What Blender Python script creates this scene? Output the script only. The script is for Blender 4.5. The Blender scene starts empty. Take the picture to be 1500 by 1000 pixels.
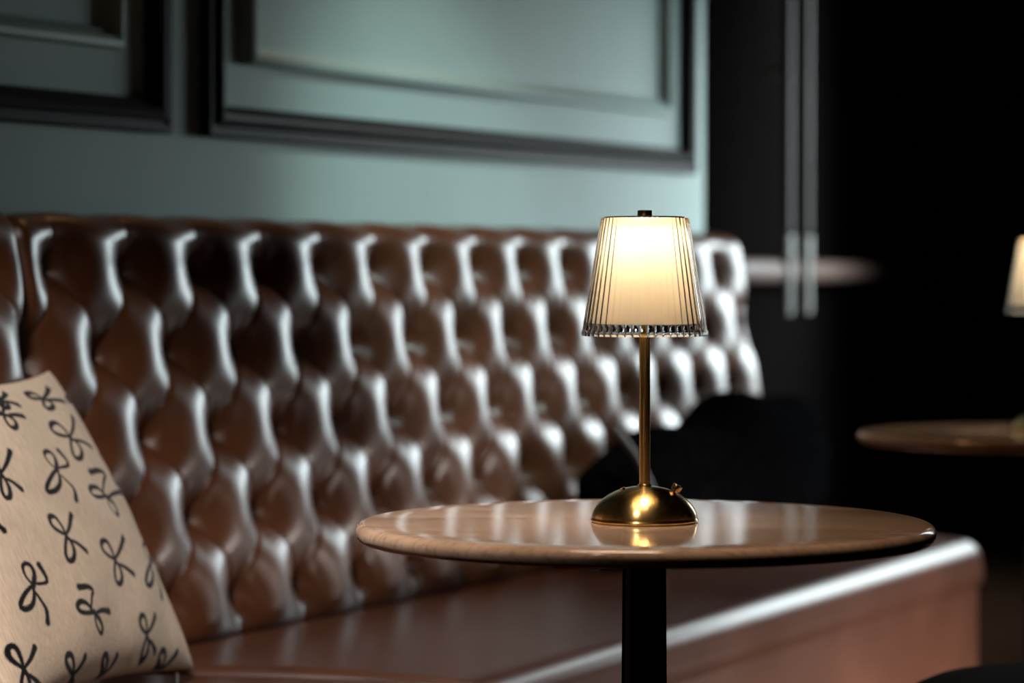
import bpy, bmesh, math, random
import numpy as np
from mathutils import Vector, Matrix
PI = math.pi
sc = bpy.context.scene
COL = sc.collection
random.seed(4)
rng = np.random.default_rng(7)

# ------------------------------------------------------------------ helpers
def link(name, me, mats, parent=None, loc=None, smooth=True):
    o = bpy.data.objects.new(name, me)
    COL.objects.link(o)
    for m in (mats if isinstance(mats, (list, tuple)) else [mats]):
        if m and m.name not in [x.name for x in me.materials]:
            me.materials.append(m)
    if smooth:
        me.shade_smooth()
    if parent: o.parent = parent
    if loc is not None: o.location = loc
    return o

def mesh_from(verts, faces):
    me = bpy.data.meshes.new('m')
    me.from_pydata([tuple(v) for v in verts], [], faces)
    me.update()
    return me

def from_bm(bm, sharp=None):
    me = bpy.data.meshes.new('m')
    bmesh.ops.recalc_face_normals(bm, faces=bm.faces)
    if sharp is not None:
        for e in bm.edges:
            if len(e.link_faces) == 2 and e.calc_face_angle(0) > sharp:
                e.smooth = False
    bm.to_mesh(me); bm.free()
    return me

def add_box(bm, x0, x1, y0, y1, z0, z1, bev=0.0, seg=3, mat=None):
    vs = [bm.verts.new((x, y, z)) for x in (x0, x1) for y in (y0, y1) for z in (z0, z1)]
    idx = [(0,1,3,2),(4,6,7,5),(0,4,5,1),(2,3,7,6),(0,2,6,4),(1,5,7,3)]
    fs = [bm.faces.new([vs[i] for i in f]) for f in idx]
    bmesh.ops.recalc_face_normals(bm, faces=fs)
    if bev:
        es = list({e for f in fs for e in f.edges})
        bmesh.ops.bevel(bm, geom=es, offset=bev, segments=seg, profile=.5, affect='EDGES')
    if mat is not None:
        bmesh.ops.transform(bm, matrix=mat, verts=[v for v in vs if v.is_valid])

def box_mesh(*a, bev=0.0, seg=3, sharp=math.radians(40)):
    bm = bmesh.new(); add_box(bm, *a, bev=bev, seg=seg)
    return from_bm(bm, sharp)

def lathe(profile, n=96, close=False, sharp=math.radians(35), rfun=None):
    """profile: list of (r, z); r==0 ends become poles."""
    bm = bmesh.new(); rings = []
    for k, (r, z) in enumerate(profile):
        if r < 1e-7:
            rings.append([bm.verts.new((0, 0, z))])
        else:
            ring = []
            for i in range(n):
                a = 2*PI*i/n
                rr = r + (rfun(k, i) if rfun else 0)
                ring.append(bm.verts.new((rr*math.cos(a), rr*math.sin(a), z)))
            rings.append(ring)
    pairs = list(zip(rings[:-1], rings[1:]))
    if close: pairs.append((rings[-1], rings[0]))
    for A, B in pairs:
        for i in range(n):
            j = (i+1) % n
            if len(A) == 1 and len(B) == 1: continue
            if len(A) == 1: bm.faces.new((A[0], B[i], B[j]))
            elif len(B) == 1: bm.faces.new((A[i], A[j], B[0]))
            else: bm.faces.new((A[i], A[j], B[j], B[i]))
    return from_bm(bm, sharp)

def tube(pts, r, n=14, caps=True):
    bm = bmesh.new(); rings = []
    pts = [Vector(p) for p in pts]
    for i, p in enumerate(pts):
        t = (pts[min(i+1, len(pts)-1)] - pts[max(i-1, 0)]).normalized()
        up = Vector((0, 0, 1)) if abs(t.z) < .95 else Vector((1, 0, 0))
        a = t.cross(up).normalized(); b = t.cross(a)
        rr = r[i] if isinstance(r, (list, tuple)) else r
        rings.append([bm.verts.new(p + (a*math.cos(2*PI*k/n) + b*math.sin(2*PI*k/n))*rr) for k in range(n)])
    for A, B in zip(rings[:-1], rings[1:]):
        for k in range(n):
            bm.faces.new((A[k], A[(k+1) % n], B[(k+1) % n], B[k]))
    if caps:
        bm.faces.new(rings[0]); bm.faces.new(rings[-1][::-1])
    return from_bm(bm, math.radians(45))

def grid_mesh(P, flip=False):
    """P: (ny, nx, 3) array -> quad mesh"""
    ny, nx, _ = P.shape
    me = bpy.data.meshes.new('m')
    idx = np.arange(ny*nx).reshape(ny, nx)
    q = np.stack([idx[:-1, :-1], idx[:-1, 1:], idx[1:, 1:], idx[1:, :-1]], -1).reshape(-1, 4)
    if flip: q = q[:, ::-1]
    me.vertices.add(ny*nx); me.vertices.foreach_set('co', P.reshape(-1).astype(np.float32))
    me.loops.add(q.size); me.loops.foreach_set('vertex_index', q.reshape(-1).astype(np.int32))
    me.polygons.add(len(q)); me.polygons.foreach_set('loop_start', (np.arange(len(q))*4).astype(np.int32))
    me.update(calc_edges=True); me.validate()
    return me

def thing(name, label, cat, loc=(0, 0, 0), rotz=0, group=None):
    o = bpy.data.objects.new(name, None); COL.objects.link(o)
    o.location = loc; o.rotation_euler = (0, 0, rotz); o.empty_display_size = .05
    o['label'] = label; o['category'] = cat
    if group: o['group'] = group
    return o

def tag(o, label, cat, group=None):
    o['label'] = label; o['category'] = cat
    if group: o['group'] = group
    return o

def struct(name, me, mats, **k):
    o = link(name, me, mats, **k); o['kind'] = 'structure'; return o

def copy_tree(o, parent=None):
    c = o.copy(); COL.objects.link(c); c.parent = parent
    for ch in list(o.children): copy_tree(ch, c)
    return c

# ------------------------------------------------------------------ materials
def mat(name, col, rough=.5, metal=0, spec=.5, coat=0, coat_rough=.1, **inp):
    m = bpy.data.materials.new(name); m.use_nodes = True
    b = m.node_tree.nodes['Principled BSDF']
    b.inputs['Base Color'].default_value = (*col, 1)
    b.inputs['Roughness'].default_value = rough
    b.inputs['Metallic'].default_value = metal
    b.inputs['Specular IOR Level'].default_value = spec
    b.inputs['Coat Weight'].default_value = coat
    b.inputs['Coat Roughness'].default_value = coat_rough
    for k, v in inp.items(): b.inputs[k].default_value = v
    return m

def N(m, t, **kw):
    n = m.node_tree.nodes.new(t)
    for k, v in kw.items():
        if k in n.inputs: n.inputs[k].default_value = v
        else: setattr(n, k, v)
    return n
def L(m, a, b): m.node_tree.links.new(a, b)
def P(m): return m.node_tree.nodes['Principled BSDF']

def noise_color(m, c1, c2, scale=5, detail=4, stretch=(1, 1, 1), lo=.35, hi=.65):
    tc = N(m, 'ShaderNodeTexCoord'); mp = N(m, 'ShaderNodeMapping'); mp.inputs['Scale'].default_value = stretch
    nz = N(m, 'ShaderNodeTexNoise', Scale=scale, Detail=detail)
    cr = N(m, 'ShaderNodeValToRGB')
    cr.color_ramp.elements[0].position = lo; cr.color_ramp.elements[0].color = (*c1, 1)
    cr.color_ramp.elements[1].position = hi; cr.color_ramp.elements[1].color = (*c2, 1)
    L(m, tc.outputs['Object'], mp.inputs[0]); L(m, mp.outputs[0], nz.inputs['Vector'])
    L(m, nz.outputs['Fac'], cr.inputs[0]); L(m, cr.outputs[0], P(m).inputs['Base Color'])
    return mp, nz, cr

def bump(m, scale, strength, dist, kind='ShaderNodeTexNoise', stretch=(1, 1, 1), detail=6):
    tc = N(m, 'ShaderNodeTexCoord'); mp = N(m, 'ShaderNodeMapping'); mp.inputs['Scale'].default_value = stretch
    nz = N(m, kind, Scale=scale)
    if 'Detail' in nz.inputs: nz.inputs['Detail'].default_value = detail
    bp = N(m, 'ShaderNodeBump', Strength=strength, Distance=dist)
    L(m, tc.outputs['Object'], mp.inputs[0]); L(m, mp.outputs[0], nz.inputs['Vector'])
    L(m, nz.outputs[0], bp.inputs['Height']); L(m, bp.outputs[0], P(m).inputs['Normal'])
    return bp

leather = mat('brown_leather', (.13, .045, .02), rough=.34, spec=.60)
noise_color(leather, (.078, .026, .010), (.110, .038, .015), scale=9, detail=5)
bump(leather, 420, .12, .0006, 'ShaderNodeTexVoronoi')
seat_leather = mat('seat_brown_leather', (.15, .06, .035), rough=.33, spec=.27)
noise_color(seat_leather, (.064, .024, .014), (.082, .032, .019), scale=6, detail=5)
bump(seat_leather, 420, .10, .0005, 'ShaderNodeTexVoronoi')
button_leather = mat('button_leather', (.05, .018, .009), rough=.4)

teal = mat('sage_teal_paint', (.26, .36, .33), rough=.62, spec=.25)
noise_color(teal, (.235, .325, .30), (.28, .385, .355), scale=1.7, detail=5, stretch=(1, 1, .6))
bump(teal, 60, .08, .001)
dark_wood = mat('dark_stained_wood', (.02, .01, .008), rough=.5, spec=.06)
noise_color(dark_wood, (.006, .004, .0035), (.016, .008, .006), scale=14, detail=6, stretch=(1, 1, 8))
black_paint = mat('matt_black_paint', (.0022, .0018, .0017), rough=.9, spec=.01)
black_fabric = mat('black_fabric', (.003, .003, .0035), rough=1, spec=0)
noise_color(black_fabric, (.002, .002, .0025), (.004, .004, .0045), scale=40)
black_metal = mat('black_powder_coated_metal', (.012, .012, .014), rough=.42, spec=.5)
bump(black_metal, 900, .1, .0003)
stool_leather = mat('black_stool_leather', (.004, .0035, .0035), rough=.8, spec=.08)
bump(stool_leather, 500, .1, .0004, 'ShaderNodeTexVoronoi')
steel = mat('galvanised_pipe', (.20, .18, .165), rough=.6, metal=.0, spec=.2)
noise_color(steel, (.017, .013, .0105), (.025, .020, .0165), scale=12, stretch=(1, 1, .3))
pale_metal = mat('pale_coupling_metal', (.55, .54, .50), rough=.5, metal=.0, spec=.3)
noise_color(pale_metal, (.09, .088, .08), (.13, .125, .115), scale=20)
rail_mat = mat('brown_rail_metal', (.17, .12, .10), rough=.55, metal=.0, spec=.2)
noise_color(rail_mat, (.045, .028, .022), (.065, .041, .034), scale=9)
strap_mat = mat('brown_strap_leather', (.11, .065, .035), rough=.5)
noise_color(strap_mat, (.04, .022, .012), (.06, .036, .02), scale=30)
floor_mat = mat('brown_wood_floor', (.10, .055, .035), rough=.6, spec=.1)
noise_color(floor_mat, (.006, .003, .002), (.014, .007, .004), scale=6, detail=6, stretch=(1, 9, 1))
ceil_mat = mat('dark_ceiling', (.02, .02, .022), rough=.9)
noise_color(ceil_mat, (.003, .003, .003), (.005, .005, .005), scale=3)

brass = mat('brushed_brass', (.72, .47, .17), rough=.24, metal=1)
mp, nz, cr = noise_color(brass, (.62, .39, .13), (.80, .54, .21), scale=30, stretch=(1, 1, .15))
P(brass).inputs['Anisotropic'].default_value = .8; P(brass).inputs['Anisotropic Rotation'].default_value = .25
tg = N(brass, 'ShaderNodeTangent', direction_type='RADIAL', axis='Z'); L(brass, tg.outputs[0], P(brass).inputs['Tangent'])
brass_polished = mat('polished_brass', (.70, .45, .18), rough=.2, metal=1)
noise_color(brass_polished, (.66, .42, .16), (.74, .49, .20), scale=40)
glass = mat('ribbed_clear_glass', (1, 1, 1), rough=.02, **{'Transmission Weight': 1.0, 'IOR': 1.46})
P(glass).inputs['Base Color'].default_value = (.985, .99, .99, 1)

diff = bpy.data.materials.new('cream_diffuser'); diff.use_nodes = True
nt = diff.node_tree; nt.nodes.clear()
out = nt.nodes.new('ShaderNodeOutputMaterial'); mx = nt.nodes.new('ShaderNodeMixShader'); mx.inputs[0].default_value = .55
df = nt.nodes.new('ShaderNodeBsdfDiffuse'); tr = nt.nodes.new('ShaderNodeBsdfTranslucent')
tcn = nt.nodes.new('ShaderNodeTexCoord'); wv = nt.nodes.new('ShaderNodeTexNoise'); wv.inputs['Scale'].default_value = 260
mpn = nt.nodes.new('ShaderNodeMapping'); mpn.inputs['Scale'].default_value = (1, 1, .12)
crn = nt.nodes.new('ShaderNodeValToRGB')
crn.color_ramp.elements[0].color = (.86, .79, .66, 1); crn.color_ramp.elements[1].color = (.93, .86, .73, 1)
nt.links.new(tcn.outputs['Object'], mpn.inputs[0]); nt.links.new(mpn.outputs[0], wv.inputs['Vector'])
nt.links.new(wv.outputs['Fac'], crn.inputs[0])
nt.links.new(crn.outputs[0], df.inputs['Color']); nt.links.new(crn.outputs[0], tr.inputs['Color'])
nt.links.new(df.outputs[0], mx.inputs[1]); nt.links.new(tr.outputs[0], mx.inputs[2]); nt.links.new(mx.outputs[0], out.inputs[0])

led = bpy.data.materials.new('led_emitter'); led.use_nodes = True
P(led).inputs['Emission Color'].default_value = (1, .95, .86, 1)
P(led).inputs['Emission Strength'].default_value = 54
P(led).inputs['Base Color'].default_value = (.8, .8, .8, 1)

marble = mat('warm_beige_marble', (.42, .30, .21), rough=.10, spec=.45, coat=.0, coat_rough=.03)
mp, nz, cr = noise_color(marble, (.36, .232, .155), (.61, .425, .295), scale=7, detail=9, stretch=(.7, 2.6, 1), lo=.3, hi=.72)
nz.inputs['Distortion'].default_value = .6
# thin mineral specks
sp = N(marble, 'ShaderNodeTexNoise', Scale=90, Detail=3); rr = N(marble, 'ShaderNodeValToRGB')
rr.color_ramp.elements[0].position = .36; rr.color_ramp.elements[0].color = (.72, .68, .66, 1)
rr.color_ramp.elements[1].position = .47; rr.color_ramp.elements[1].color = (1, 1, 1, 1)
mm = N(marble, 'ShaderNodeMix', data_type='RGBA', blend_type='MULTIPLY'); mm.inputs[0].default_value = .8
L(marble, mp.outputs[0], sp.inputs['Vector']); L(marble, sp.outputs['Fac'], rr.inputs[0])
L(marble, cr.outputs[0], mm.inputs[6]); L(marble, rr.outputs[0], mm.inputs[7]); L(marble, mm.outputs[2], P(marble).inputs['Base Color'])

cushion_mat = mat('cream_woven_cotton', (.62, .50, .39), rough=.9, spec=.15, **{'Sheen Weight': .05})
at = N(cushion_mat, 'ShaderNodeAttribute'); at.attribute_name = 'bow_print'
tc = N(cushion_mat, 'ShaderNodeTexCoord'); mp = N(cushion_mat, 'ShaderNodeMapping'); mp.inputs['Scale'].default_value = (1, .10, 1)
nz = N(cushion_mat, 'ShaderNodeTexNoise', Scale=420, Detail=3)
cr = N(cushion_mat, 'ShaderNodeValToRGB')
cr.color_ramp.elements[0].position = .3; cr.color_ramp.elements[0].color = (.50, .385, .28, 1)
cr.color_ramp.elements[1].position = .7; cr.color_ramp.elements[1].color = (.66, .53, .41, 1)
mx2 = N(cushion_mat, 'ShaderNodeMix', data_type='RGBA'); mx2.inputs[7].default_value = (.005, .005, .007, 1)
bp = N(cushion_mat, 'ShaderNodeBump', Strength=.6, Distance=.0015)
L(cushion_mat, tc.outputs['Object'], mp.inputs[0]); L(cushion_mat, mp.outputs[0], nz.inputs['Vector'])
L(cushion_mat, nz.outputs['Fac'], cr.inputs[0]); L(cushion_mat, cr.outputs[0], mx2.inputs[6])
L(cushion_mat, at.outputs['Fac'], mx2.inputs[0]); L(cushion_mat, mx2.outputs[2], P(cushion_mat).inputs['Base Color'])
L(cushion_mat, nz.outputs['Fac'], bp.inputs['Height']); L(cushion_mat, bp.outputs[0], P(cushion_mat).inputs['Normal'])
tag_mat = mat('cream_label', (.75, .68, .58), rough=.8)
noise_color(tag_mat, (.70, .63, .53), (.80, .73, .63), scale=200)
window_frame_mat = mat('window_frame_paint', (.05, .05, .05), rough=.5)
noise_color(window_frame_mat, (.045, .045, .045), (.055, .055, .055), scale=20)

def make_matt(m):
    """fully matt finish: plain diffuse shader with the same colour nodes"""
    nt_ = m.node_tree; d = nt_.nodes.new('ShaderNodeBsdfDiffuse'); src = P(m).inputs['Base Color']
    if src.links: nt_.links.new(src.links[0].from_socket, d.inputs['Color'])
    else: d.inputs['Color'].default_value = src.default_value
    nt_.links.new(d.outputs[0], [x for x in nt_.nodes if x.type == 'OUTPUT_MATERIAL'][0].inputs['Surface'])
for m_ in (black_paint, ceil_mat, black_fabric, floor_mat): make_matt(m_)

# ------------------------------------------------------------------ sofa frame of reference
ANG = math.radians(62.3156)
O3 = Vector((-.44585, 4.67387, 0)); D3 = Vector((math.cos(ANG), math.sin(ANG), 0)); N3 = Vector((math.sin(ANG), -math.cos(ANG), 0))
def W(u, v, z=0): return O3 + D3*u + N3*v + Vector((0, 0, z))
SU, SW, U0, ZT = .1985, .136, .008, 1.060
LEAN = .15

def tuft(u, z):
    """height of the deep-buttoned leather over its backing, for lattice coordinates u along and z up"""
    p = (u - U0)/SU; q = (z - ZT)/SW
    a = p + q/2; b = p - q/2
    fa = np.abs(a - np.round(a)); fb = np.abs(b - np.round(b))
    dd = np.minimum(fa, fb)/6.24
    dv = np.abs(p - np.round(p))
    up = np.clip(q, 0, 1); dn = np.clip(-4 - q, 0, 1)
    k = np.where(q > 0, 1/6.24 + (SU - 1/6.24)*np.clip(q/.4, 0, 1), 1/6.24 + (SU - 1/6.24)*np.clip((-4 - q)/.4, 0, 1))
    df = np.where((q > 0) | (q < -4), dv*k, dd)
    # nearest button, and a smooth sum of pits
    db = np.full(u.shape, 9.0); pit = np.zeros(u.shape)
    for row in range(5):
        off = 0 if row % 2 == 0 else .5
        pu = (p - off - np.round(p - off))*SU
        dz = (q + row)*SW
        db = np.minimum(db, np.sqrt(pu**2 + dz**2))
        for kk in (-1, 0, 1):
            pit = pit + np.exp(-(((pu + kk*SU)**2 + dz**2)**.5/.056)**1.8)
    h = .038*(1 - pit) + .015*(1 - np.exp(-(db/.018)**2))
    fade = 1 - .65*np.clip(q/.55, 0, 1)
    qa = np.where(q > 0, p, np.where(q < -4, p, a)); qb = np.where(q > 0, p, np.where(q < -4, p, b))
    h += .007*(np.abs(np.sin(PI*qa)*np.sin(PI*qb)) + .0005)**.75*fade
    h += .004*(1 - np.exp(-(df/.0045)**1.2))*fade
    # little radiating gathers around the buttons
    h += .0012*np.sin(u*190 + 1.7*np.sin(z*60))*np.exp(-((db - .03)/.018)**2)
    return h - .043

def backrest_mesh(u0, u1, step, round0, round1, extra=0.0, depth=.19, shift=0.0):
    us = np.arange(u0, u1 + 1e-6, step); us[-1] = u1
    # profile (arc length): straight, then over the top
    R = .045
    zs_top = 1.14 - R
    z_lin = np.arange(.40, zs_top, step)
    prof = [(LEAN*(z - .45), z, 0.0) for z in z_lin]          # (y back, z, angle)
    y_c = LEAN*(zs_top - .45) + R
    for k in range(15):
        t = k/14*PI*.5
        prof.append((y_c - R*math.cos(t), zs_top + R*math.sin(t), t))
    for yb in np.linspace(y_c + .01, depth, 6): prof.append((yb, 1.14, PI/2))
    Y = np.array([p_[0] for p_ in prof])[:, None]; Z = np.array([p_[1] for p_ in prof])[:, None]; A = np.array([p_[2] for p_ in prof])[:, None]
    U = us[None, :]
    arc = Z + 0*U
    H = tuft(U + 0*Z + shift, Z + 0*U)
    mask = np.clip(np.cos(A), 0, 1)**1.0
    top = .006 + .004*np.sin((U + shift)*31.6)
    H = H*mask + (1 - mask)*(top - .004) + extra
    H = H - .03*np.exp(-np.clip(Z - .44, 0, 9)/.016)*(A < .01) + 0
    for d_, on in ((U - u0, round0), (u1 - U, round1)):
        if on > 0:
            t = np.clip(d_/on, 0, 1); H = H - on*.75*(1 - np.sqrt(1 - (1 - t)**2))
            H = H - .02*np.exp(-d_/.012)
    nx = -np.cos(A - math.atan(LEAN)*(A < .01)); ny = np.sin(A + math.atan(LEAN)*(A < .01))
    G = np.zeros((len(prof), len(us), 3))
    G[..., 0] = U; G[..., 1] = Y - np.cos(A)*H; G[..., 2] = Z + np.sin(np.maximum(A, math.atan(LEAN)))*H*(A > .01) + H*LEAN*(A <= .01)
    cols = [G]
    if round1 > 0:   # side wall of the end
        e = G[:, -1:, :].copy(); s = []
        for f in np.linspace(.04, 1, 8):
            c = e.copy(); c[..., 1] = np.minimum(e[..., 1]*(1 - f) + depth*f, depth); c[..., 0] += .008*math.sin(min(1, f*4)*PI/2); s.append(c)
        cols.append(np.concatenate(s, 1))
    if round0 > 0:
        e = G[:, :1, :].copy(); s = []
        for f in np.linspace(1, .04, 8):
            c = e.copy(); c[..., 1] = e[..., 1]*(1 - f) + depth*f; s.append(c)
        cols.insert(0, np.concatenate(s, 1))
    G = np.concatenate(cols, 1)
    return grid_mesh(G)

def button_mesh():
    return lathe([(0, .006), (.004, .0057), (.008, .0042), (.0105, .001), (.010, -.004), (0, -.005)], n=20)
BTN = button_mesh(); BTN.name = 'button'
BTN.materials.append(button_leather); BTN.shade_smooth()
def add_buttons(parent, u0, u1, shift=0.0, extra=0.0):
    for row in range(5):
        off = 0 if row % 2 == 0 else .5
        z = ZT - row*SW
        k = math.ceil((u0 + shift - U0)/SU - off - .001)
        while True:
            u = U0 + (k + off)*SU - shift
            if u > u1 - .015: break
            if u > u0 + .02:
                o = bpy.data.objects.new('button', BTN); COL.objects.link(o); o.parent = parent
                h = -.043 + extra + .001
                o.location = (u, LEAN*(z - .45) - h, z + h*LEAN)
                o.rotation_euler = (PI/2 + math.atan(LEAN)*-1, 0, 0)
            k += 1

def seat_mesh(x0f, x0b, x1, yf0, yf1, yb, z0, z1, r, crown=.012, nx=60, r_end=.04):
    """cushion: top with rounded front, plan corners (x0b/x0f back and front left), end at x1, front y from yf0 to yf1 (negative = room)"""
    prof = []   # (t across 0 back..1 front, dy, z)
    ys = np.linspace(0, 1, 22)
    rows = []
    for t in ys[:-1]: rows.append((t, 0, z1 + crown*math.sin(PI*min(1, t*1.0))*1.0, 0))
    for k in range(0, 13):
        a = k/12*PI/2
        rows.append((1, r*math.sin(a) , z1 - r + r*math.cos(a), 1))
    for z in np.linspace(z1 - r - .01, z0, 6): rows.append((1, r + .004*math.sin((z1 - r - z)/(z1 - r - z0)*PI), z, 1))
    cols = np.concatenate([[0, .002, .006, .012, .02, .03, .04], np.linspace(.06, .94, nx), 1 - np.array([.045, .035, .026, .018, .011, .006, .002, 0])])
    G = np.zeros((len(rows), len(cols), 3))
    for i, (t, dr, z, fr) in enumerate(rows):
        for j, c in enumerate(cols):
            yf = yf0 + (yf1 - yf0)*c; ys_ = yb + (yf + r - yb)*t - dr
            x0 = x0b + (x0f - x0b)*(abs(ys_ - yb)/abs(yf0 - yb))
            x = x0 + (x1 - x0)*c
            # rounding at both ends
            w = abs(x1 - x0); d0 = c*w; d1 = (1 - c)*w
            dz = 0
            for dd, rr in ((d0, .018), (d1, r_end)):
                if dd < rr: q = 1 - math.sqrt(max(0, 1 - (1 - dd/rr)**2)); dz += rr*q
            if not fr or z > z1 - r: zz = z - dz*(1 if not fr else max(0, (z - (z1 - r))/r))
            else: zz = z
            if fr: ys_ += dz*.6*(1 if dr > 0 else 0)*min(1, dr/r)
            G[i, j] = (x, ys_, zz)
    # end side faces
    e = G[:, -1:, :].copy(); e2 = e.copy(); e2[..., 2] = z0; e2[..., 0] -= .012
    m = e.copy(); m[..., 2] = np.minimum(e[..., 2], (e[..., 2] + z0)/2); m[..., 0] += .006
    s = G[:, :1, :].copy(); s2 = s.copy(); s2[..., 2] = z0
    G = np.concatenate([s2, G, m, e2], 1)
    return grid_mesh(G)

# ------------------------------------------------------------------ the room
FX0, FX1, FY0, FY1, CH = -4.2, 2.3, -3.2, 14.6, 3.05
struct('floor', box_mesh(FX0 - .2, FX1 + .2, FY0 - .2, FY1 + .2, -.12, 0), floor_mat, smooth=False)
struct('ceiling', box_mesh(FX0 - .2, FX1 + .2, FY0 - .2, FY1 + .2, CH, CH + .12), ceil_mat, smooth=False)
struct('wall_rear', box_mesh(FX0, FX1, FY0 - .15, FY0, 0, CH), black_paint, smooth=False)
struct('wall_far', box_mesh(FX0, FX1, FY1, FY1 + .15, 0, CH), black_paint, smooth=False)
struct('wall_left', box_mesh(FX0 - .15, FX0, FY0, FY1, 0, CH), black_paint, smooth=False)
# right wall with the tall window opening
WY0, WY1, WZ0, WZ1 = 6.9, 9.6, .9, 2.2
bm = bmesh.new()
for a in ((FY0, WY0, 0, CH), (WY1, FY1, 0, CH), (WY0, WY1, 0, WZ0), (WY0, WY1, WZ1, CH)):
    add_box(bm, FX1, FX1 + .2, *a)
struct('wall_right', from_bm(bm), black_paint, smooth=False)
bm = bmesh.new()
add_box(bm, FX1 + .02, FX1 + .1, WY0, WY1, WZ0, WZ0 + .06); add_box(bm, FX1 + .02, FX1 + .1, WY0, WY1, WZ1 - .06, WZ1)
for y in (WY0, (WY0 + WY1)/2 - .03, WY1 - .06): add_box(bm, FX1 + .02, FX1 + .1, y, y + .06, WZ0, WZ1)
struct('window_1', from_bm(bm), window_frame_mat, smooth=False)

# beam added out of view to cut window light on the upper wall
struct('light_block_beam', box_mesh(1.45, 1.62, 3.6, 7.85, 1.62, CH), ceil_mat, smooth=False)
# teal wall behind the booth: starts at its right end, runs left past the frame
WV = -.215
def wall_slab(u0, u1, v0, v1, z0=0, z1=CH):
    pts = [W(u0, v0), W(u1, v0), W(u1, v1), W(u0, v1)]
    vs = [(p.x, p.y, z0) for p in pts] + [(p.x, p.y, z1) for p in pts]
    return mesh_from(vs, [(0, 1, 2, 3), (7, 6, 5, 4), (0, 4, 5, 1), (1, 5, 6, 2), (2, 6, 7, 3), (3, 7, 4, 0)])
struct('wall_back', wall_slab(-4.6, 2.386, WV, WV - .14), teal, smooth=False)
# dark side wall running into the depth behind the corner
c0 = W(2.386, WV - .002); c1 = Vector((2.05, 14.55, 0)); dr = (c1 - c0).normalized(); nr = Vector((-dr.y, dr.x, 0))
pts = [c0, c1, c1 + nr*.14, c0 + nr*.14]
me = mesh_from([(p.x, p.y, 0) for p in pts] + [(p.x, p.y, CH) for p in pts], [(0, 1, 2, 3), (7, 6, 5, 4), (0, 4, 5, 1), (1, 5, 6, 2), (2, 6, 7, 3), (3, 7, 4, 0)])
struct('wall_side', me, black_paint, smooth=False)

def frame_mesh(u0, u1, z0, z1, profile, vbase):
    """mitred rectangular moulding; profile = [(offset inwards, projection)]"""
    bm = bmesh.new(); rings = []
    for (cu, cz, su, sz) in ((u0, z0, 1, 1), (u1, z0, -1, 1), (u1, z1, -1, -1), (u0, z1, 1, -1)):
        rings.append([bm.verts.new(W(cu + su*o_, vbase + pj, cz + sz*o_)) for o_, pj in profile])
    n = len(profile)
    for i in range(4):
        A, B = rings[i], rings[(i+1) % 4]
        for k in range(n):
            bm.faces.new((A[k], A[(k+1) % n], B[(k+1) % n], B[k]))
    return from_bm(bm, math.radians(30))
wood_prof = [(0, 0), (0, .018), (.004, .022), (.012, .022), (.014, .018), (.020, .018), (.024, .026), (.033, .030), (.042, .027), (.046, .017), (.056, .013), (.059, 0)]
teal_prof = [(0, 0), (0, .014), (.004, .021), (.012, .024), (.020, .020), (.024, .011), (.034, .008), (.036, 0)]
fr = link('wooden_wall_frame', frame_mesh(.185, 2.30, 1.290, 2.62, wood_prof, WV), dark_wood)
tag(fr, 'large dark stained wooden moulding frame on the teal wall above the tufted bench', 'wall frame', 'wooden frames on the teal wall')
fl = link('wooden_wall_frame', frame_mesh(-1.9, .075, 1.290, 2.62, wood_prof, WV), dark_wood)
tag(fl, 'dark wooden moulding frame on shadowed teal wall at the upper left corner', 'wall frame', 'wooden frames on the teal wall')
struct('trim_1', frame_mesh(.325, 2.155, 1.425, 2.48, teal_prof, WV), teal)
struct('trim_2', frame_mesh(-1.76, -.065, 1.425, 2.48, teal_prof, WV), teal)

# ------------------------------------------------------------------ the tufted booth
USEAM = -.487
def bench(name_label, root_loc, ang):
    return thing('tufted_bench', name_label, 'bench', root_loc, ang, 'tufted leather booth benches')
bR = bench('long brown leather booth bench with deep-buttoned back standing along the teal wall', W(USEAM, 0), ANG)
link('backrest', backrest_mesh(0, 2.353 - USEAM, .0038, .022, .05, shift=USEAM), leather, bR)
add_buttons(bR, 0, 2.353 - USEAM, shift=USEAM)
link('seat', seat_mesh(.20, 0.0, 2.225 - USEAM, -.607, -.560, .01, .345, .445, .052), seat_leather, bR)
bm = bmesh.new()
x1 = 2.195 - USEAM
vs = [(.22, -.606), (x1, -.556), (x1, .10), (.02, .10)]
lo = [bm.verts.new((x, y, 0.0)) for x, y in vs]; hi = [bm.verts.new((x, y, .36)) for x, y in vs]
bm.faces.new(lo[::-1]); bm.faces.new(hi)
for i in range(4): bm.faces.new((lo[i], lo[(i+1) % 4], hi[(i+1) % 4], hi[i]))
bmesh.ops.bevel(bm, geom=[e for e in bm.edges if abs(e.verts[0].co.z - e.verts[1].co.z) > .1], offset=.02, segments=5, profile=.5, affect='EDGES')
link('base', from_bm(bm, math.radians(50)), seat_leather, bR)

BEND = math.radians(14)
bL = bench('short brown leather booth bench at the left edge, mostly hidden by the cream cushion', W(USEAM, 0), ANG + BEND)
link('backrest', backrest_mesh(-1.5, 0, .0045, 0, .03, extra=.012, shift=USEAM), leather, bL)
add_buttons(bL, -1.5, 0, shift=USEAM, extra=.012)
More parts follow.
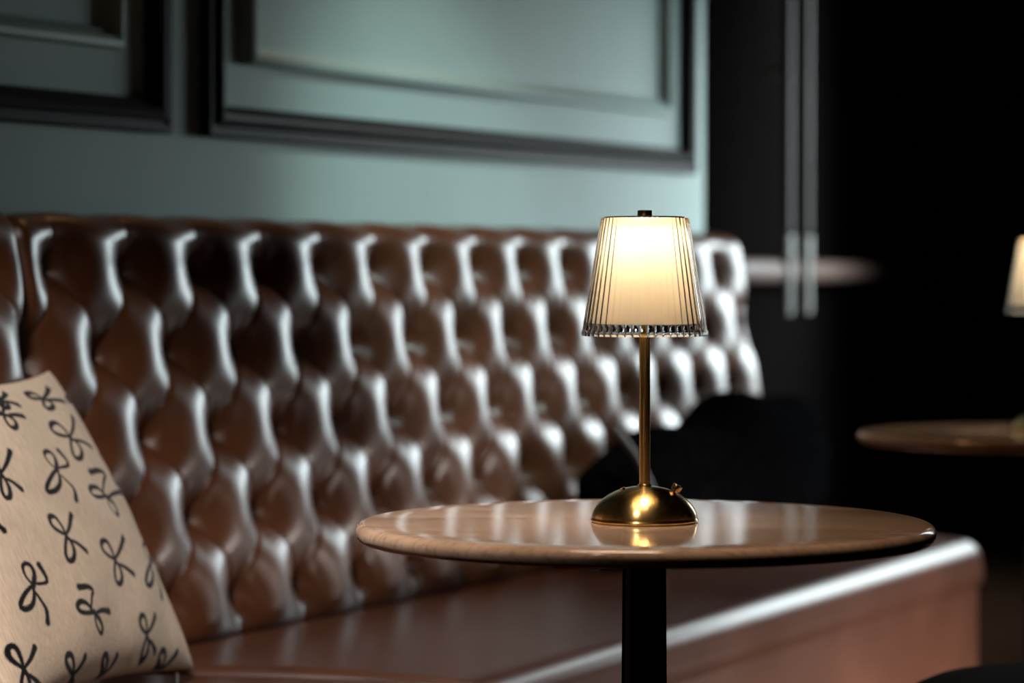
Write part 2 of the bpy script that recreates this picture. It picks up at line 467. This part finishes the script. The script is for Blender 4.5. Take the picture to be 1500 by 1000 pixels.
# seat of the left bench, meeting the slanted joint
bm = bmesh.new()
c, s = math.cos(-BEND), math.sin(-BEND)
def rl(x, y): return (x*c - y*s, x*s + y*c)
jf = rl(.196, -.607); jb = rl(-.003, 0)
vs = [(-1.5, -.60), jf, jb, (-1.5, .05)]
for z0, z1, bev in ((.345, .4465, .03), (0, .34, .01)):
    lo = [bm.verts.new((x, y, z0)) for x, y in vs]; hi = [bm.verts.new((x, y, z1)) for x, y in vs]
    fs = [bm.faces.new(lo[::-1]), bm.faces.new(hi)] + [bm.faces.new((lo[i], lo[(i+1) % 4], hi[(i+1) % 4], hi[i])) for i in range(4)]
    if z1 > .4:
        bmesh.ops.bevel(bm, geom=list({e for f in fs for e in f.edges}), offset=.016, segments=5, profile=.5, affect='EDGES')
        me_seat = from_bm(bm, math.radians(50)); link('seat', me_seat, seat_leather, bL); bm = bmesh.new()
    else:
        link('base', from_bm(bm, math.radians(50)), seat_leather, bL)

# ------------------------------------------------------------------ cushion with printed bows
S = .5034; TH = .075
cen = Vector((-.66438, 3.95026, .69064)); E1 = Vector((.30554, .95156, -.03431)); E2 = Vector((-.45240, .17679, .87411)); NN = Vector((.83784, -.25156, .48451))
R3 = Matrix((E1, E2, NN)).transposed().to_4x4()
cu = thing('throw_cushion', 'cream square throw cushion printed with black bows, leaning on the booth at left', 'cushion')
cu.matrix_world = Matrix.Translation(cen) @ R3
n = 440
g = np.linspace(-1, 1, n)
g = np.sign(g)*(1 - (1 - np.abs(g))**1.15)
Sg, Tg = np.meshgrid(g, g)
def outline(s, t):
    # edges drawn slightly in between pointed corners
    return s*(1 - .065*(1 - t*t)*np.abs(s)**2), t*(1 - np.where(t > 0, .125, .075)*(1 - s*s)*np.abs(t)**2)
X, Y = outline(Sg, Tg)
puff = TH*np.clip((1 - Sg**2)*(1 - Tg**2), 0, 1)**.42
wr = .0022*np.sin(9*Sg + 4*Tg + 2*np.sin(5*Tg))*np.clip(puff/TH, 0, 1) + .004*np.exp(-((Sg - .55 + .25*Tg)/.06)**2)*np.exp(-((Tg + .85)/.22)**2) + .003*np.exp(-((Sg + .3*Tg + .1)/.05)**2)*np.exp(-((Tg + .9)/.2)**2)
XM = X*S/2*1.14 - .14*S/2
def shell(sign, dens):
    G = np.zeros((n, n, 3)); G[..., 0] = XM; G[..., 1] = Y*S/2; G[..., 2] = sign*(puff + wr*np.clip(puff/.02, 0, 1))
    return G[::dens, ::dens]
STROKES = [[(0.297,0.432),(0.193,0.444),(0.126,0.471),(0.154,0.524),(0.254,0.542),(0.294,0.493),(0.297,0.432)],[(0.297,0.432),(0.204,0.331),(0.211,0.28),(0.298,0.292),(0.361,0.355),(0.33,0.412),(0.297,0.432)],[(0.297,0.432),(0.448,0.503),(0.572,0.586)],[(0.297,0.409),(0.44,0.406),(0.576,0.376)],[(-0.13,0.221),(-0.185,0.271),(-0.168,0.332),(-0.068,0.348),(-0.042,0.292),(-0.122,0.221)],[(-0.13,0.221),(-0.257,0.173),(-0.36,0.105),(-0.318,0.08),(-0.214,0.104),(-0.146,0.168),(-0.13,0.221)],[(-0.092,0.23),(0.076,0.241),(0.086,0.284),(0.051,0.343)],[(-0.126,0.184),(-0.084,0.133),(-0.051,0.09),(-0.09,0.023)],[(-0.689,0.237),(-0.74,0.268),(-0.768,0.31),(-0.737,0.363),(-0.678,0.366),(-0.672,0.304),(-0.689,0.237)],[(-0.689,0.237),(-0.768,0.145),(-0.78,0.088),(-0.732,0.086),(-0.682,0.143),(-0.679,0.211),(-0.689,0.237)],[(-0.689,0.237),(-0.594,0.288),(-0.512,0.356)],[(-0.697,0.213),(-0.629,0.184),(-0.581,0.129)],[(-0.336,0.598),(-0.421,0.598),(-0.485,0.61),(-0.485,0.645),(-0.414,0.665),(-0.363,0.637),(-0.336,0.598)],[(-0.336,0.598),(-0.369,0.526),(-0.344,0.493),(-0.281,0.507),(-0.258,0.553),(-0.304,0.588),(-0.336,0.598)],[(-0.336,0.598),(-0.253,0.653),(-0.2,0.711)],[(-0.327,0.583),(-0.221,0.59),(-0.117,0.577)],[(0.348,0.717),(0.243,0.718),(0.172,0.729),(0.191,0.757),(0.285,0.772),(0.334,0.748),(0.348,0.717)],[(0.348,0.717),(0.271,0.66),(0.285,0.633),(0.371,0.644),(0.424,0.681),(0.383,0.709),(0.348,0.717)],[(0.348,0.717),(0.481,0.762),(0.581,0.811)],[(0.351,0.705),(0.492,0.712),(0.633,0.705)],[(1.17,0.79),(1.152,0.823),(0.841,0.77),(0.722,0.732),(0.749,0.712),(1.17,0.79)],[(1.161,0.797),(1.202,0.841),(1.243,0.867),(1.205,0.879),(1.138,0.877)],[(1.177,0.785),(1.162,0.752),(1.173,0.717),(1.205,0.728),(1.214,0.761),(1.181,0.79)],[(1.175,0.783),(1.244,0.799),(1.313,0.795)],[(-0.225,0.702),(-0.293,0.714),(-0.339,0.731),(-0.323,0.754),(-0.259,0.756),(-0.23,0.73),(-0.225,0.702)],[(-0.225,0.702),(-0.283,0.662),(-0.277,0.638),(-0.222,0.638),(-0.183,0.663),(-0.204,0.691),(-0.225,0.702)],[(-0.225,0.702),(-0.138,0.726),(-0.074,0.756)],[(-0.225,0.692),(-0.138,0.681),(-0.064,0.66)],[(0.366,0.042),(0.33,0.1),(0.226,0.11),(0.148,0.07),(0.19,0.032),(0.366,0.042)],[(0.346,0.054),(0.441,0.14),(0.546,0.195),(0.455,0.211),(0.309,0.199)],[(0.379,0.033),(0.349,-0.027),(0.374,-0.09),(0.445,-0.066),(0.464,-0.006),(0.389,0.042)],[(0.374,0.029),(0.538,0.068),(0.772,0.085)],[(0.101,-0.346),(0.029,-0.319),(-0.015,-0.282),(0.014,-0.232),(0.089,-0.228),(0.109,-0.284),(0.101,-0.346)],[(0.101,-0.346),(0.019,-0.435),(0.016,-0.488),(0.079,-0.487),(0.131,-0.433),(0.12,-0.37),(0.101,-0.346)],[(0.101,-0.346),(0.214,-0.295),(0.307,-0.229)],[(0.097,-0.369),(0.191,-0.393),(0.268,-0.442)],[(-0.383,-0.621),(-0.42,-0.564),(-0.49,-0.545),(-0.536,-0.574),(-0.5,-0.613),(-0.383,-0.621)],[(-0.399,-0.608),(-0.359,-0.54),(-0.311,-0.502),(-0.365,-0.477),(-0.452,-0.472)],[(-0.373,-0.63),(-0.377,-0.681),(-0.341,-0.74),(-0.303,-0.725),(-0.309,-0.673),(-0.369,-0.622)],[(-0.375,-0.633),(-0.286,-0.615),(-0.186,-0.628)],[(0.643,-0.378),(0.607,-0.325),(0.655,-0.258),(0.827,-0.23),(0.819,-0.292),(0.652,-0.378)],[(0.643,-0.378),(0.501,-0.43),(0.392,-0.501),(0.422,-0.527),(0.52,-0.503),(0.605,-0.435),(0.643,-0.378)],[(0.691,-0.368),(1.247,-0.295),(1.271,-0.249),(1.277,-0.181)],[(0.631,-0.418),(0.654,-0.472),(0.672,-0.518),(0.612,-0.59)],[(0.241,-0.786),(0.191,-0.76),(0.162,-0.725),(0.191,-0.682),(0.247,-0.681),(0.253,-0.732),(0.241,-0.786)],[(0.241,-0.786),(0.183,-0.859),(0.192,-0.904),(0.239,-0.906),(0.266,-0.863),(0.254,-0.808),(0.241,-0.786)],[(0.241,-0.786),(0.327,-0.747),(0.403,-0.693)],[(0.237,-0.806),(0.306,-0.831),(0.364,-0.877)],[(0.548,-0.964),(0.477,-0.94),(0.434,-0.91),(0.457,-0.877),(0.517,-0.881),(0.535,-0.923),(0.548,-0.964)],[(0.548,-0.964),(0.604,-1.004),(0.557,-1.046),(0.594,-1.054),(0.67,-1.017),(0.583,-0.981),(0.548,-0.964)],[(0.548,-0.964),(0.62,-0.941),(0.687,-0.904)],[(0.561,-0.978),(0.687,-0.998),(0.734,-1.041)],[(-0.217,-0.929),(-0.274,-0.905),(-0.313,-0.875),(-0.304,-0.841),(-0.258,-0.843),(-0.235,-0.885),(-0.217,-0.929)],[(-0.217,-0.929),(-0.202,-0.981),(-0.084,-1.007),(-0.046,-1.012),(-0.118,-0.986),(-0.191,-0.946),(-0.217,-0.929)],[(-0.217,-0.929),(-0.167,-0.901),(-0.131,-0.86)],[(-0.207,-0.944),(-0.125,-0.966),(0.014,-0.997)],[(1.245,0.357),(0.747,0.304),(0.704,0.348),(1.21,0.462),(1.26,0.421),(1.25,0.358)],[(1.245,0.357),(0.743,0.219),(0.653,0.143),(0.747,0.138),(1.254,0.255),(1.265,0.314),(1.245,0.357)],[(1.265,0.368),(1.361,0.389),(1.343,0.422),(1.287,0.466)],[(1.268,0.328),(1.323,0.29),(1.367,0.258),(1.378,0.199)],[(-0.646,-0.9),(-0.704,-0.87),(-0.74,-0.835),(-0.724,-0.799),(-0.674,-0.804),(-0.654,-0.852),(-0.646,-0.9)],[(-0.646,-0.9),(-0.67,-0.957),(-0.609,-0.992),(-0.539,-0.996),(-0.576,-0.968),(-0.624,-0.921),(-0.646,-0.9)],[(-0.646,-0.9),(-0.58,-0.874),(-0.533,-0.833)],[(-0.642,-0.917),(-0.558,-0.945),(-0.444,-0.986)],[(-1.121,-0.809),(-1.166,-0.769),(-1.19,-0.722),(-1.173,-0.676),(-1.13,-0.685),(-1.118,-0.746),(-1.121,-0.809)],[(-1.121,-0.809),(-1.171,-0.885),(-1.167,-0.938),(-1.117,-0.947),(-1.091,-0.901),(-1.107,-0.837),(-1.121,-0.809)],[(-1.121,-0.809),(-1.051,-0.776),(-0.996,-0.724)],[(-1.123,-0.832),(-1.055,-0.871),(-0.982,-0.93)],[(-0.386,-0.175),(-0.451,-0.145),(-0.491,-0.105),(-0.465,-0.053),(-0.397,-0.051),(-0.379,-0.11),(-0.386,-0.175)],[(-0.386,-0.175),(-0.463,-0.266),(-0.467,-0.321),(-0.409,-0.323),(-0.36,-0.267),(-0.369,-0.201),(-0.386,-0.175)],[(-0.386,-0.175),(-0.285,-0.126),(-0.204,-0.06)],[(-0.391,-0.2),(-0.305,-0.227),(-0.237,-0.281)],[(-0.853,-0.406),(-0.888,-0.346),(-0.875,-0.285),(-0.809,-0.284),(-0.792,-0.345),(-0.848,-0.407)],[(-0.853,-0.406),(-0.941,-0.437),(-1.014,-0.492),(-0.987,-0.524),(-0.914,-0.514),(-0.865,-0.458),(-0.853,-0.406)],[(-0.827,-0.402),(-0.715,-0.414),(-0.708,-0.372),(-0.73,-0.307)],[(-0.852,-0.445),(-0.824,-0.502),(-0.801,-0.551),(-0.828,-0.615)],[(-0.984,0.03),(-1.025,0.062),(-1.05,0.104),(-1.03,0.153),(-0.984,0.152),(-0.975,0.093),(-0.984,0.03)],[(-0.984,0.03),(-1.04,-0.056),(-1.046,-0.111),(-1.008,-0.115),(-0.972,-0.062),(-0.974,0.003),(-0.984,0.03)],[(-0.984,0.03),(-0.912,0.074),(-0.853,0.135)],[(-0.988,0.006),(-0.932,-0.024),(-0.89,-0.08)],[(-1.207,-0.339),(-1.216,-0.28),(-1.241,-0.256),(-1.258,-0.28),(-1.25,-0.321),(-1.207,-0.339)],[(-1.213,-0.325),(-1.187,-0.261),(-1.16,-0.227),(-1.183,-0.199),(-1.221,-0.188)],[(-1.204,-0.348),(-1.213,-0.398),(-1.208,-0.458),(-1.188,-0.447),(-1.182,-0.395),(-1.201,-0.341)],[(-1.205,-0.351),(-1.162,-0.339),(-1.114,-0.357)],[(-0.825,0.433),(-0.844,0.497),(-0.809,0.564),(-0.736,0.571),(-0.74,0.504),(-0.82,0.433)],[(-0.825,0.433),(-0.925,0.394),(-1.011,0.332),(-0.992,0.299),(-0.918,0.312),(-0.853,0.376),(-0.825,0.433)],[(-0.797,0.439),(-0.684,0.432),(-0.661,0.479),(-0.658,0.551)],[(-0.836,0.391),(-0.825,0.33),(-0.818,0.278),(-0.864,0.208)]]

ux = XM.ravel(); uy = (Y*S/2).ravel(); dmin = np.full(ux.shape, 9.0)
for pl in STROKES:
    P_ = np.array(pl)*S/2
    # smooth the stroke a little (Chaikin)
    closed = np.allclose(P_[0], P_[-1])
    for _ in range(2):
        q = [P_[0]]
        for a, b in zip(P_[:-1], P_[1:]): q += [a*.75 + b*.25, a*.25 + b*.75]
        q.append(P_[-1]); P_ = np.array(q)
    m = len(P_) - 1
    lo_, hi_ = P_.min(0) - .012, P_.max(0) + .012
    sel = np.where((ux > lo_[0]) & (ux < hi_[0]) & (uy > lo_[1]) & (uy < hi_[1]))[0]
    if not len(sel): continue
    px, py = ux[sel], uy[sel]; best = dmin[sel]
    for i in range(m):
        a, b = P_[i], P_[i+1]; ab = b - a; l2 = ab@ab + 1e-12
        t = np.clip(((px - a[0])*ab[0] + (py - a[1])*ab[1])/l2, 0, 1)
        f = (i + t)/m
        wd = (.75 + .5*np.sin(f*PI) if closed else .55 + .95*f)      # brush pressure
        dd = np.hypot(px - a[0] - t*ab[0], py - a[1] - t*ab[1])/wd
        best = np.minimum(best, dd)
    dmin[sel] = best
fz = .0005*np.sin(ux*2300 + 3*np.sin(uy*900)) + .0004*np.sin(uy*2900)
pr = np.clip(1 - (dmin + fz - .0030)/.0011, 0, 1).reshape(n, n)
front = grid_mesh(shell(1, 1))
att = front.attributes.new('bow_print', 'FLOAT', 'POINT'); att.data.foreach_set('value', pr.ravel().astype(np.float32))
link('front_cover', front, cushion_mat, cu)
back = grid_mesh(shell(-1, 5), flip=True); back.attributes.new('bow_print', 'FLOAT', 'POINT')
link('back_cover', back, cushion_mat, cu)
lb = link('care_label', box_mesh(-.012, .010, -.016, .004, -.0012, .0012, bev=.001), tag_mat, cu)
lb.location = (S/2 - .035, -S/2 + .000, -.012); lb.rotation_euler = (.5, .3, .1); lb['label'] = 'small cream label sewn to the cushion corner'

# ------------------------------------------------------------------ black bag at the far end of the bench
bag = thing('shoulder_bag', 'large soft black bag with brown strap, slumped against far end of the tufted back', 'bag', W(1.62, .145, .455), ANG)
nx, ny = 90, 40
G = np.zeros((ny, nx, 3))
for j in range(ny):
    a = 2*PI*j/(ny - 1)
    for i in range(nx):
        t = -1 + 2*i/(nx - 1)
        w = (max(0, 1 - abs(t)**8))**.45
        ca, sa = math.cos(a), math.sin(a)
        hgt = .148 + .012*math.sin(3.2*t + .6) + .008*math.sin(9*t) + .012*t
        dpt = .095 + .008*math.sin(5*t)
        y = dpt*w*math.copysign(abs(ca)**.7, ca); z = hgt*w*math.copysign(abs(sa)**.75, sa)
        G[j, i] = (t*.57 + .008*math.sin(7*z*10), y + .10*max(0, z)*0.3, z + hgt - .002)
link('bag_body', grid_mesh(G), black_fabric, bag)
bm = bmesh.new()
ps = [(-.59, -.045, .290), (-.585, -.085, .24), (-.56, -.112, .17), (-.53, -.116, .09), (-.505, -.112, .012)]
me = tube([(x, y, z) for x, y, z in ps], .0085, 10)
link('strap', me, strap_mat, bag)

# ------------------------------------------------------------------ round tables
def make_table(label, loc):
    t = thing('round_table', label, 'table', loc, 0, 'round marble pedestal tables')
    R, T, H = .35, .022, .75
    pr = [(0, H)]
    for k in range(1, 9): pr.append(((R - T*.5)*k/8, H))
    for k in range(1, 15):
        a = PI/2 - PI*k/15
        pr.append((R - T*.5 + T*.5*math.cos(a), H - T*.5 + T*.5*math.sin(a)))
    pr += [(R - T*.5, H - T), (.1, H - T), (0, H - T)]
    link('tabletop', lathe(pr, n=160, sharp=math.radians(60)), marble, t)
    bm = bmesh.new()
    secs = [(.020, .0235), (.35, .0262), (.728, .0237)]
    rings = []
    for z, h in secs:
        ring = []
        for sx, sy in ((1, 1), (-1, 1), (-1, -1), (1, -1)):
            for ox, oy in (((-.004, 0), (0, -.004)) if sx*sy > 0 else ((0, -.004), (-.004, 0))):
                ring.append(bm.verts.new((sx*(h + ox), sy*(h + oy), z)))
        rings.append(ring)
    for A, B in zip(rings[:-1], rings[1:]):
        for i in range(8): bm.faces.new((A[i], A[(i+1) % 8], B[(i+1) % 8], B[i]))
    bm.faces.new(rings[0]); bm.faces.new(rings[-1])
    col = link('column', from_bm(bm, math.radians(30)), black_metal, t); col.rotation_euler = (0, 0, math.radians(5))
    link('mounting_plate', box_mesh(-.11, .11, -.11, .11, .7225, .7285, bev=.001), black_metal, t)
    link('foot_plate', lathe([(0, .022), (.05, .022), (.20, .012), (.215, .008), (.215, 0), (0, 0)], n=72), black_metal, t)
    return t
T1 = make_table('round beige marble table nearest the camera, in front of the brown bench', (.160, 3.38, 0))
T2 = copy_tree(T1); T2.location = (1.005, 5.29, 0); T2.rotation_euler = (0, 0, .7)
T2['label'] = 'round marble table standing farther back in the dark at the right edge'

# ------------------------------------------------------------------ brass table lamps with ribbed glass shades
def make_lamp(label, loc):
    t = thing('table_lamp', label, 'lamp', loc, 0, 'brass table lamps with ribbed glass shades')
    base = [(0, .0), (.0635, .0), (.0642, .0008), (.0650, .0022), (.0650, .0034), (.0638, .0046)]
    for k in range(1, 26):
        a = k/25*PI/2
        base.append((.0638*math.cos(a)**.94 if k < 25 else 0, .0046 + .0390*math.sin(a)**1.12))
    link('base', lathe(base, n=128, sharp=math.radians(50)), brass, t)
    link('pole', lathe([(0, .040), (.0085, .040), (.0085, .0448), (.0066, .0460), (.0066, .345), (0, .345)], n=40), brass, t)
    kn = link('dimmer_knob', lathe([(0, 0), (.0042, 0), (.0042, .004), (.0058, .0046), (.0062, .0105), (.0055, .0118), (0, .012)], n=24), brass_polished, t)
    kn.location = (.0345, -.004, .0345); kn.rotation_euler = (0, math.radians(30), 0)
    pt = link('charging_port', lathe([(0, 0), (.0032, 0), (.0032, .0016), (0, .0018)], n=16), brass_polished, t)
    pt.location = (-.0265, -.004, .0398); pt.rotation_euler = (0, math.radians(-24), 0)
    # glass shade: closed shell, ribs outside
    zb, zt, rb, rt = .2245, .3660, .0762, .0528
    NR = 52; n = NR*10
    prof = []; kinds = []
    nz = 10
    outer = [(rb - .0004, zb, .3), (rb, zb + .0015, 1), (rb - .0002, zb + .0062, 1), (rb - .0014, zb + .0075, 1)]
    for k in range(1, nz): outer.append((rb - .0014 + (rt - rb + .0014)*k/nz, zb + .0075 + (zt - zb - .0075)*k/nz, 1))
    outer += [(rt, zt - .001, 1), (rt - .0008, zt, .3)]
    inner = [(rt - .0030, zt, 0), (rb - .0040, zb, 0)]
    allp = outer + inner
    amps = [a for _, _, a in allp]
    def rf(k, i):
        ph = (i % 10)
        return amps[k]*(allp[k][0]/rb)*((-.0012 if ph == 0 else -.0002 if ph in (1, 9) else 0) + .0004*math.sin(PI*ph/10))
    link('glass_shade', lathe([(r, z) for r, z, _ in allp], n=n, close=True, sharp=math.radians(55), rfun=rf), glass, t)
    link('inner_shade', lathe([(.0480, .3643), (.0487, .3636), (.0672, .2385), (.0662, .2385), (.0475, .3630)], n=96, close=True, sharp=math.radians(40)), diff, t)
    link('top_plate', lathe([(0, .3680), (.045, .3680), (.0498, .3672), (.0498, .3655), (.046, .3645), (.012, .3640), (0, .3640)], n=72), brass_polished, t)
    link('finial', lathe([(0, .3755), (.0080, .3755), (.0090, .3748), (.0090, .3695), (.0094, .3688), (.0094, .3676), (0, .3676)], n=36), brass_polished, t)
    link('light_source', lathe([(.010, .3630), (.030, .3630), (.030, .3585), (.028, .3575), (.010, .3575)], n=48, close=True, sharp=math.radians(40)), led, t)
    return t
L1 = make_lamp('lit brass table lamp with ribbed glass shade standing on the nearest marble table', (.160, 3.372, .7502))
L2 = copy_tree(L1); L2.location = (1.010, 5.29, .7502); L2.rotation_euler = (0, 0, .3)
L2['label'] = 'brass and ribbed glass lamp on the farther table, cut by the right edge'

# ------------------------------------------------------------------ black round stool in the right foreground
st = thing('round_stool', 'black round upholstered stool at the lower right corner, nearest the camera', 'stool', (.823, 3.97, 0))
pr = [(0, .478), (.10, .477), (.18, .473), (.225, .466), (.250, .455), (.264, .440), (.268, .425), (.262, .405), (.250, .395), (0, .395)]
link('seat', lathe(pr, n=96, sharp=math.radians(60)), stool_leather, st)
for k in range(4):
    a = PI/4 + k*PI/2
    link('leg', tube([(.17*math.cos(a), .17*math.sin(a), .398), (.235*math.cos(a), .235*math.sin(a), .0)], [.016, .011], 12), black_metal, st)

# ------------------------------------------------------------------ pipes and rail on the dark side wall
def at_wall(Y, off):
    k = (Y - c0.y)/dr.y; p = c0 + dr*k - nr*off; return p
for Y, lab, px in ((8.0, 'grey metal pipe hanging on the dark side wall, the one nearer the booth', .788), (8.3, 'grey metal pipe hanging on the dark side wall, the one farther from the booth', .873)):
    pi_ = thing('hanging_pipe', lab, 'pipe', (px, Y, .93), 0, 'vertical pipes on the dark wall')
    link('pipe', tube([(0, 0, .24), (0, 0, CH - .93)], .0145, 20), steel, pi_)
    link('coupling', lathe([(0, .23), (.0165, .23), (.0175, .225), (.0175, .17), (.016, .15), (.016, 0.012), (.014, 0), (0, 0)][::-1], n=24), pale_metal, pi_)
    k = (Y - c0.y)/dr.y; wp = c0 + dr*k
    link('wall_bracket', tube([(0, 0, .7), (wp.x - px, wp.y - Y, .7)], .008, 10), steel, pi_)
ra = thing('wall_rail', 'brown round rail running along the dark side wall past the two pipes', 'rail', (.555, 7.12, 1.055))
e = Vector((2.03, 13.8, 1.055)) - Vector(ra.location)
link('rail', tube([(0, 0, 0), tuple(e)], .034, 24), rail_mat, ra)
f = .135
link('collar', tube([tuple(e*f), tuple(e*(f + .006))], .046, 24), pale_metal, ra)
for f in (.02, .3, .6, .95):
    q = Vector(ra.location) + e*f; k = (q - c0).dot(dr); wp = c0 + dr*k; wp.z = 1.055
    link('bracket', tube([tuple(e*f), tuple(wp - Vector(ra.location))], .012, 10), rail_mat, ra)

# ------------------------------------------------------------------ light
def area(name, loc, target, sx, sy, power, col, spread=None):
    l = bpy.data.lights.new(name, 'AREA'); l.shape = 'RECTANGLE'; l.size = sx; l.size_y = sy; l.energy = power; l.color = col
    if spread: l.spread = math.radians(spread)
    o = bpy.data.objects.new(name, l); COL.objects.link(o); o.location = loc
    o.rotation_euler = (Vector(target) - Vector(loc)).to_track_quat('-Z', 'Y').to_euler()
    return o
wy = (WY0 + WY1)/2; wz = (WZ0 + WZ1)/2
area('window_daylight', (FX1 - .01, wy, wz), (0, wy, wz - .75), WY1 - WY0 - .1, WZ1 - WZ0 - .1, 145, (.80, .93, .97), 134)
area('ceiling_downlight', (.35, 6.9, CH - .02), (.35, 6.9, 0), .2, .2, 6, (1, .52, .22), 90)
area('ceiling_downlight', (-.1, 5.6, CH - .02), (-.1, 5.6, 0), .2, .2, 3.5, (1, .52, .22), 90)
sl = bpy.data.lights.new('cushion_fill_spot', 'SPOT'); sl.energy = 590; sl.color = (1, .94, .89); sl.spot_size = math.radians(30); sl.spot_blend = .7; sl.shadow_soft_size = .2  # added fill spot that brightens the cushion, no real fixture
so = bpy.data.objects.new('cushion_fill_spot', sl); COL.objects.link(so); so.location = (-.75, 1.7, CH - .05)
so.rotation_euler = (Vector((-.42, 3.9, .60)) - Vector(so.location)).to_track_quat('-Z', 'Y').to_euler()
area('table_fill_light', (-.12, 3.1, CH - .02), (-.12, 3.1, 0), .8, .8, 3.5, (1, .74, .55), 50)  # added warm fill for the tabletop, not an actual lamp
s3 = bpy.data.lights.new('wall_fill_spot', 'SPOT'); s3.energy = 300; s3.color = (.80, .97, .97); s3.spot_size = math.radians(27); s3.spot_blend = .9; s3.shadow_soft_size = .12  # added cool spot that lifts the middle of the teal wall
s3o = bpy.data.objects.new('wall_fill_spot', s3); COL.objects.link(s3o); s3o.location = (1.0, 3.9, CH - .05)
s3o.rotation_euler = (Vector((-.02, 5.5, 1.24)) - Vector(s3o.location)).to_track_quat('-Z', 'Y').to_euler()
area('bench_front_fill', (2.15, 5.3, .26), (1.15, 5.45, -.14), 1.5, .2, 29, (1, .92, .86), 80)  # added fill near the floor to brighten the bench front, no source there
w = bpy.data.worlds.new('world'); sc.world = w; w.use_nodes = True
w.node_tree.nodes['Background'].inputs[0].default_value = (.6, .75, .85, 1)
w.node_tree.nodes['Background'].inputs[1].default_value = .05

# ------------------------------------------------------------------ camera
cam = bpy.data.cameras.new('camera'); co = bpy.data.objects.new('camera', cam); COL.objects.link(co)
cam.sensor_width = 36; cam.lens = 36*4100/1500; cam.clip_start = .05; cam.clip_end = 60
co.location = (0, 0, 1.05); co.rotation_euler = (PI/2 - math.atan(100/4100), 0, 0)
cam.dof.use_dof = True; cam.dof.focus_distance = 3.42; cam.dof.aperture_fstop = 3.0
sc.camera = co
vs_ = sc.view_settings
sc.display_settings.display_device = 'sRGB'
vs_.view_transform = 'Standard'; vs_.look = 'None'; vs_.gamma = 1; vs_.use_curve_mapping = False; vs_.exposure = 0.0
cy = sc.cycles
cy.use_denoising = True
cy.max_bounces = 12; cy.transmission_bounces = 10; cy.transparent_max_bounces = 8
cy.sample_clamp_indirect = 12.0
cy.blur_glossy = .5
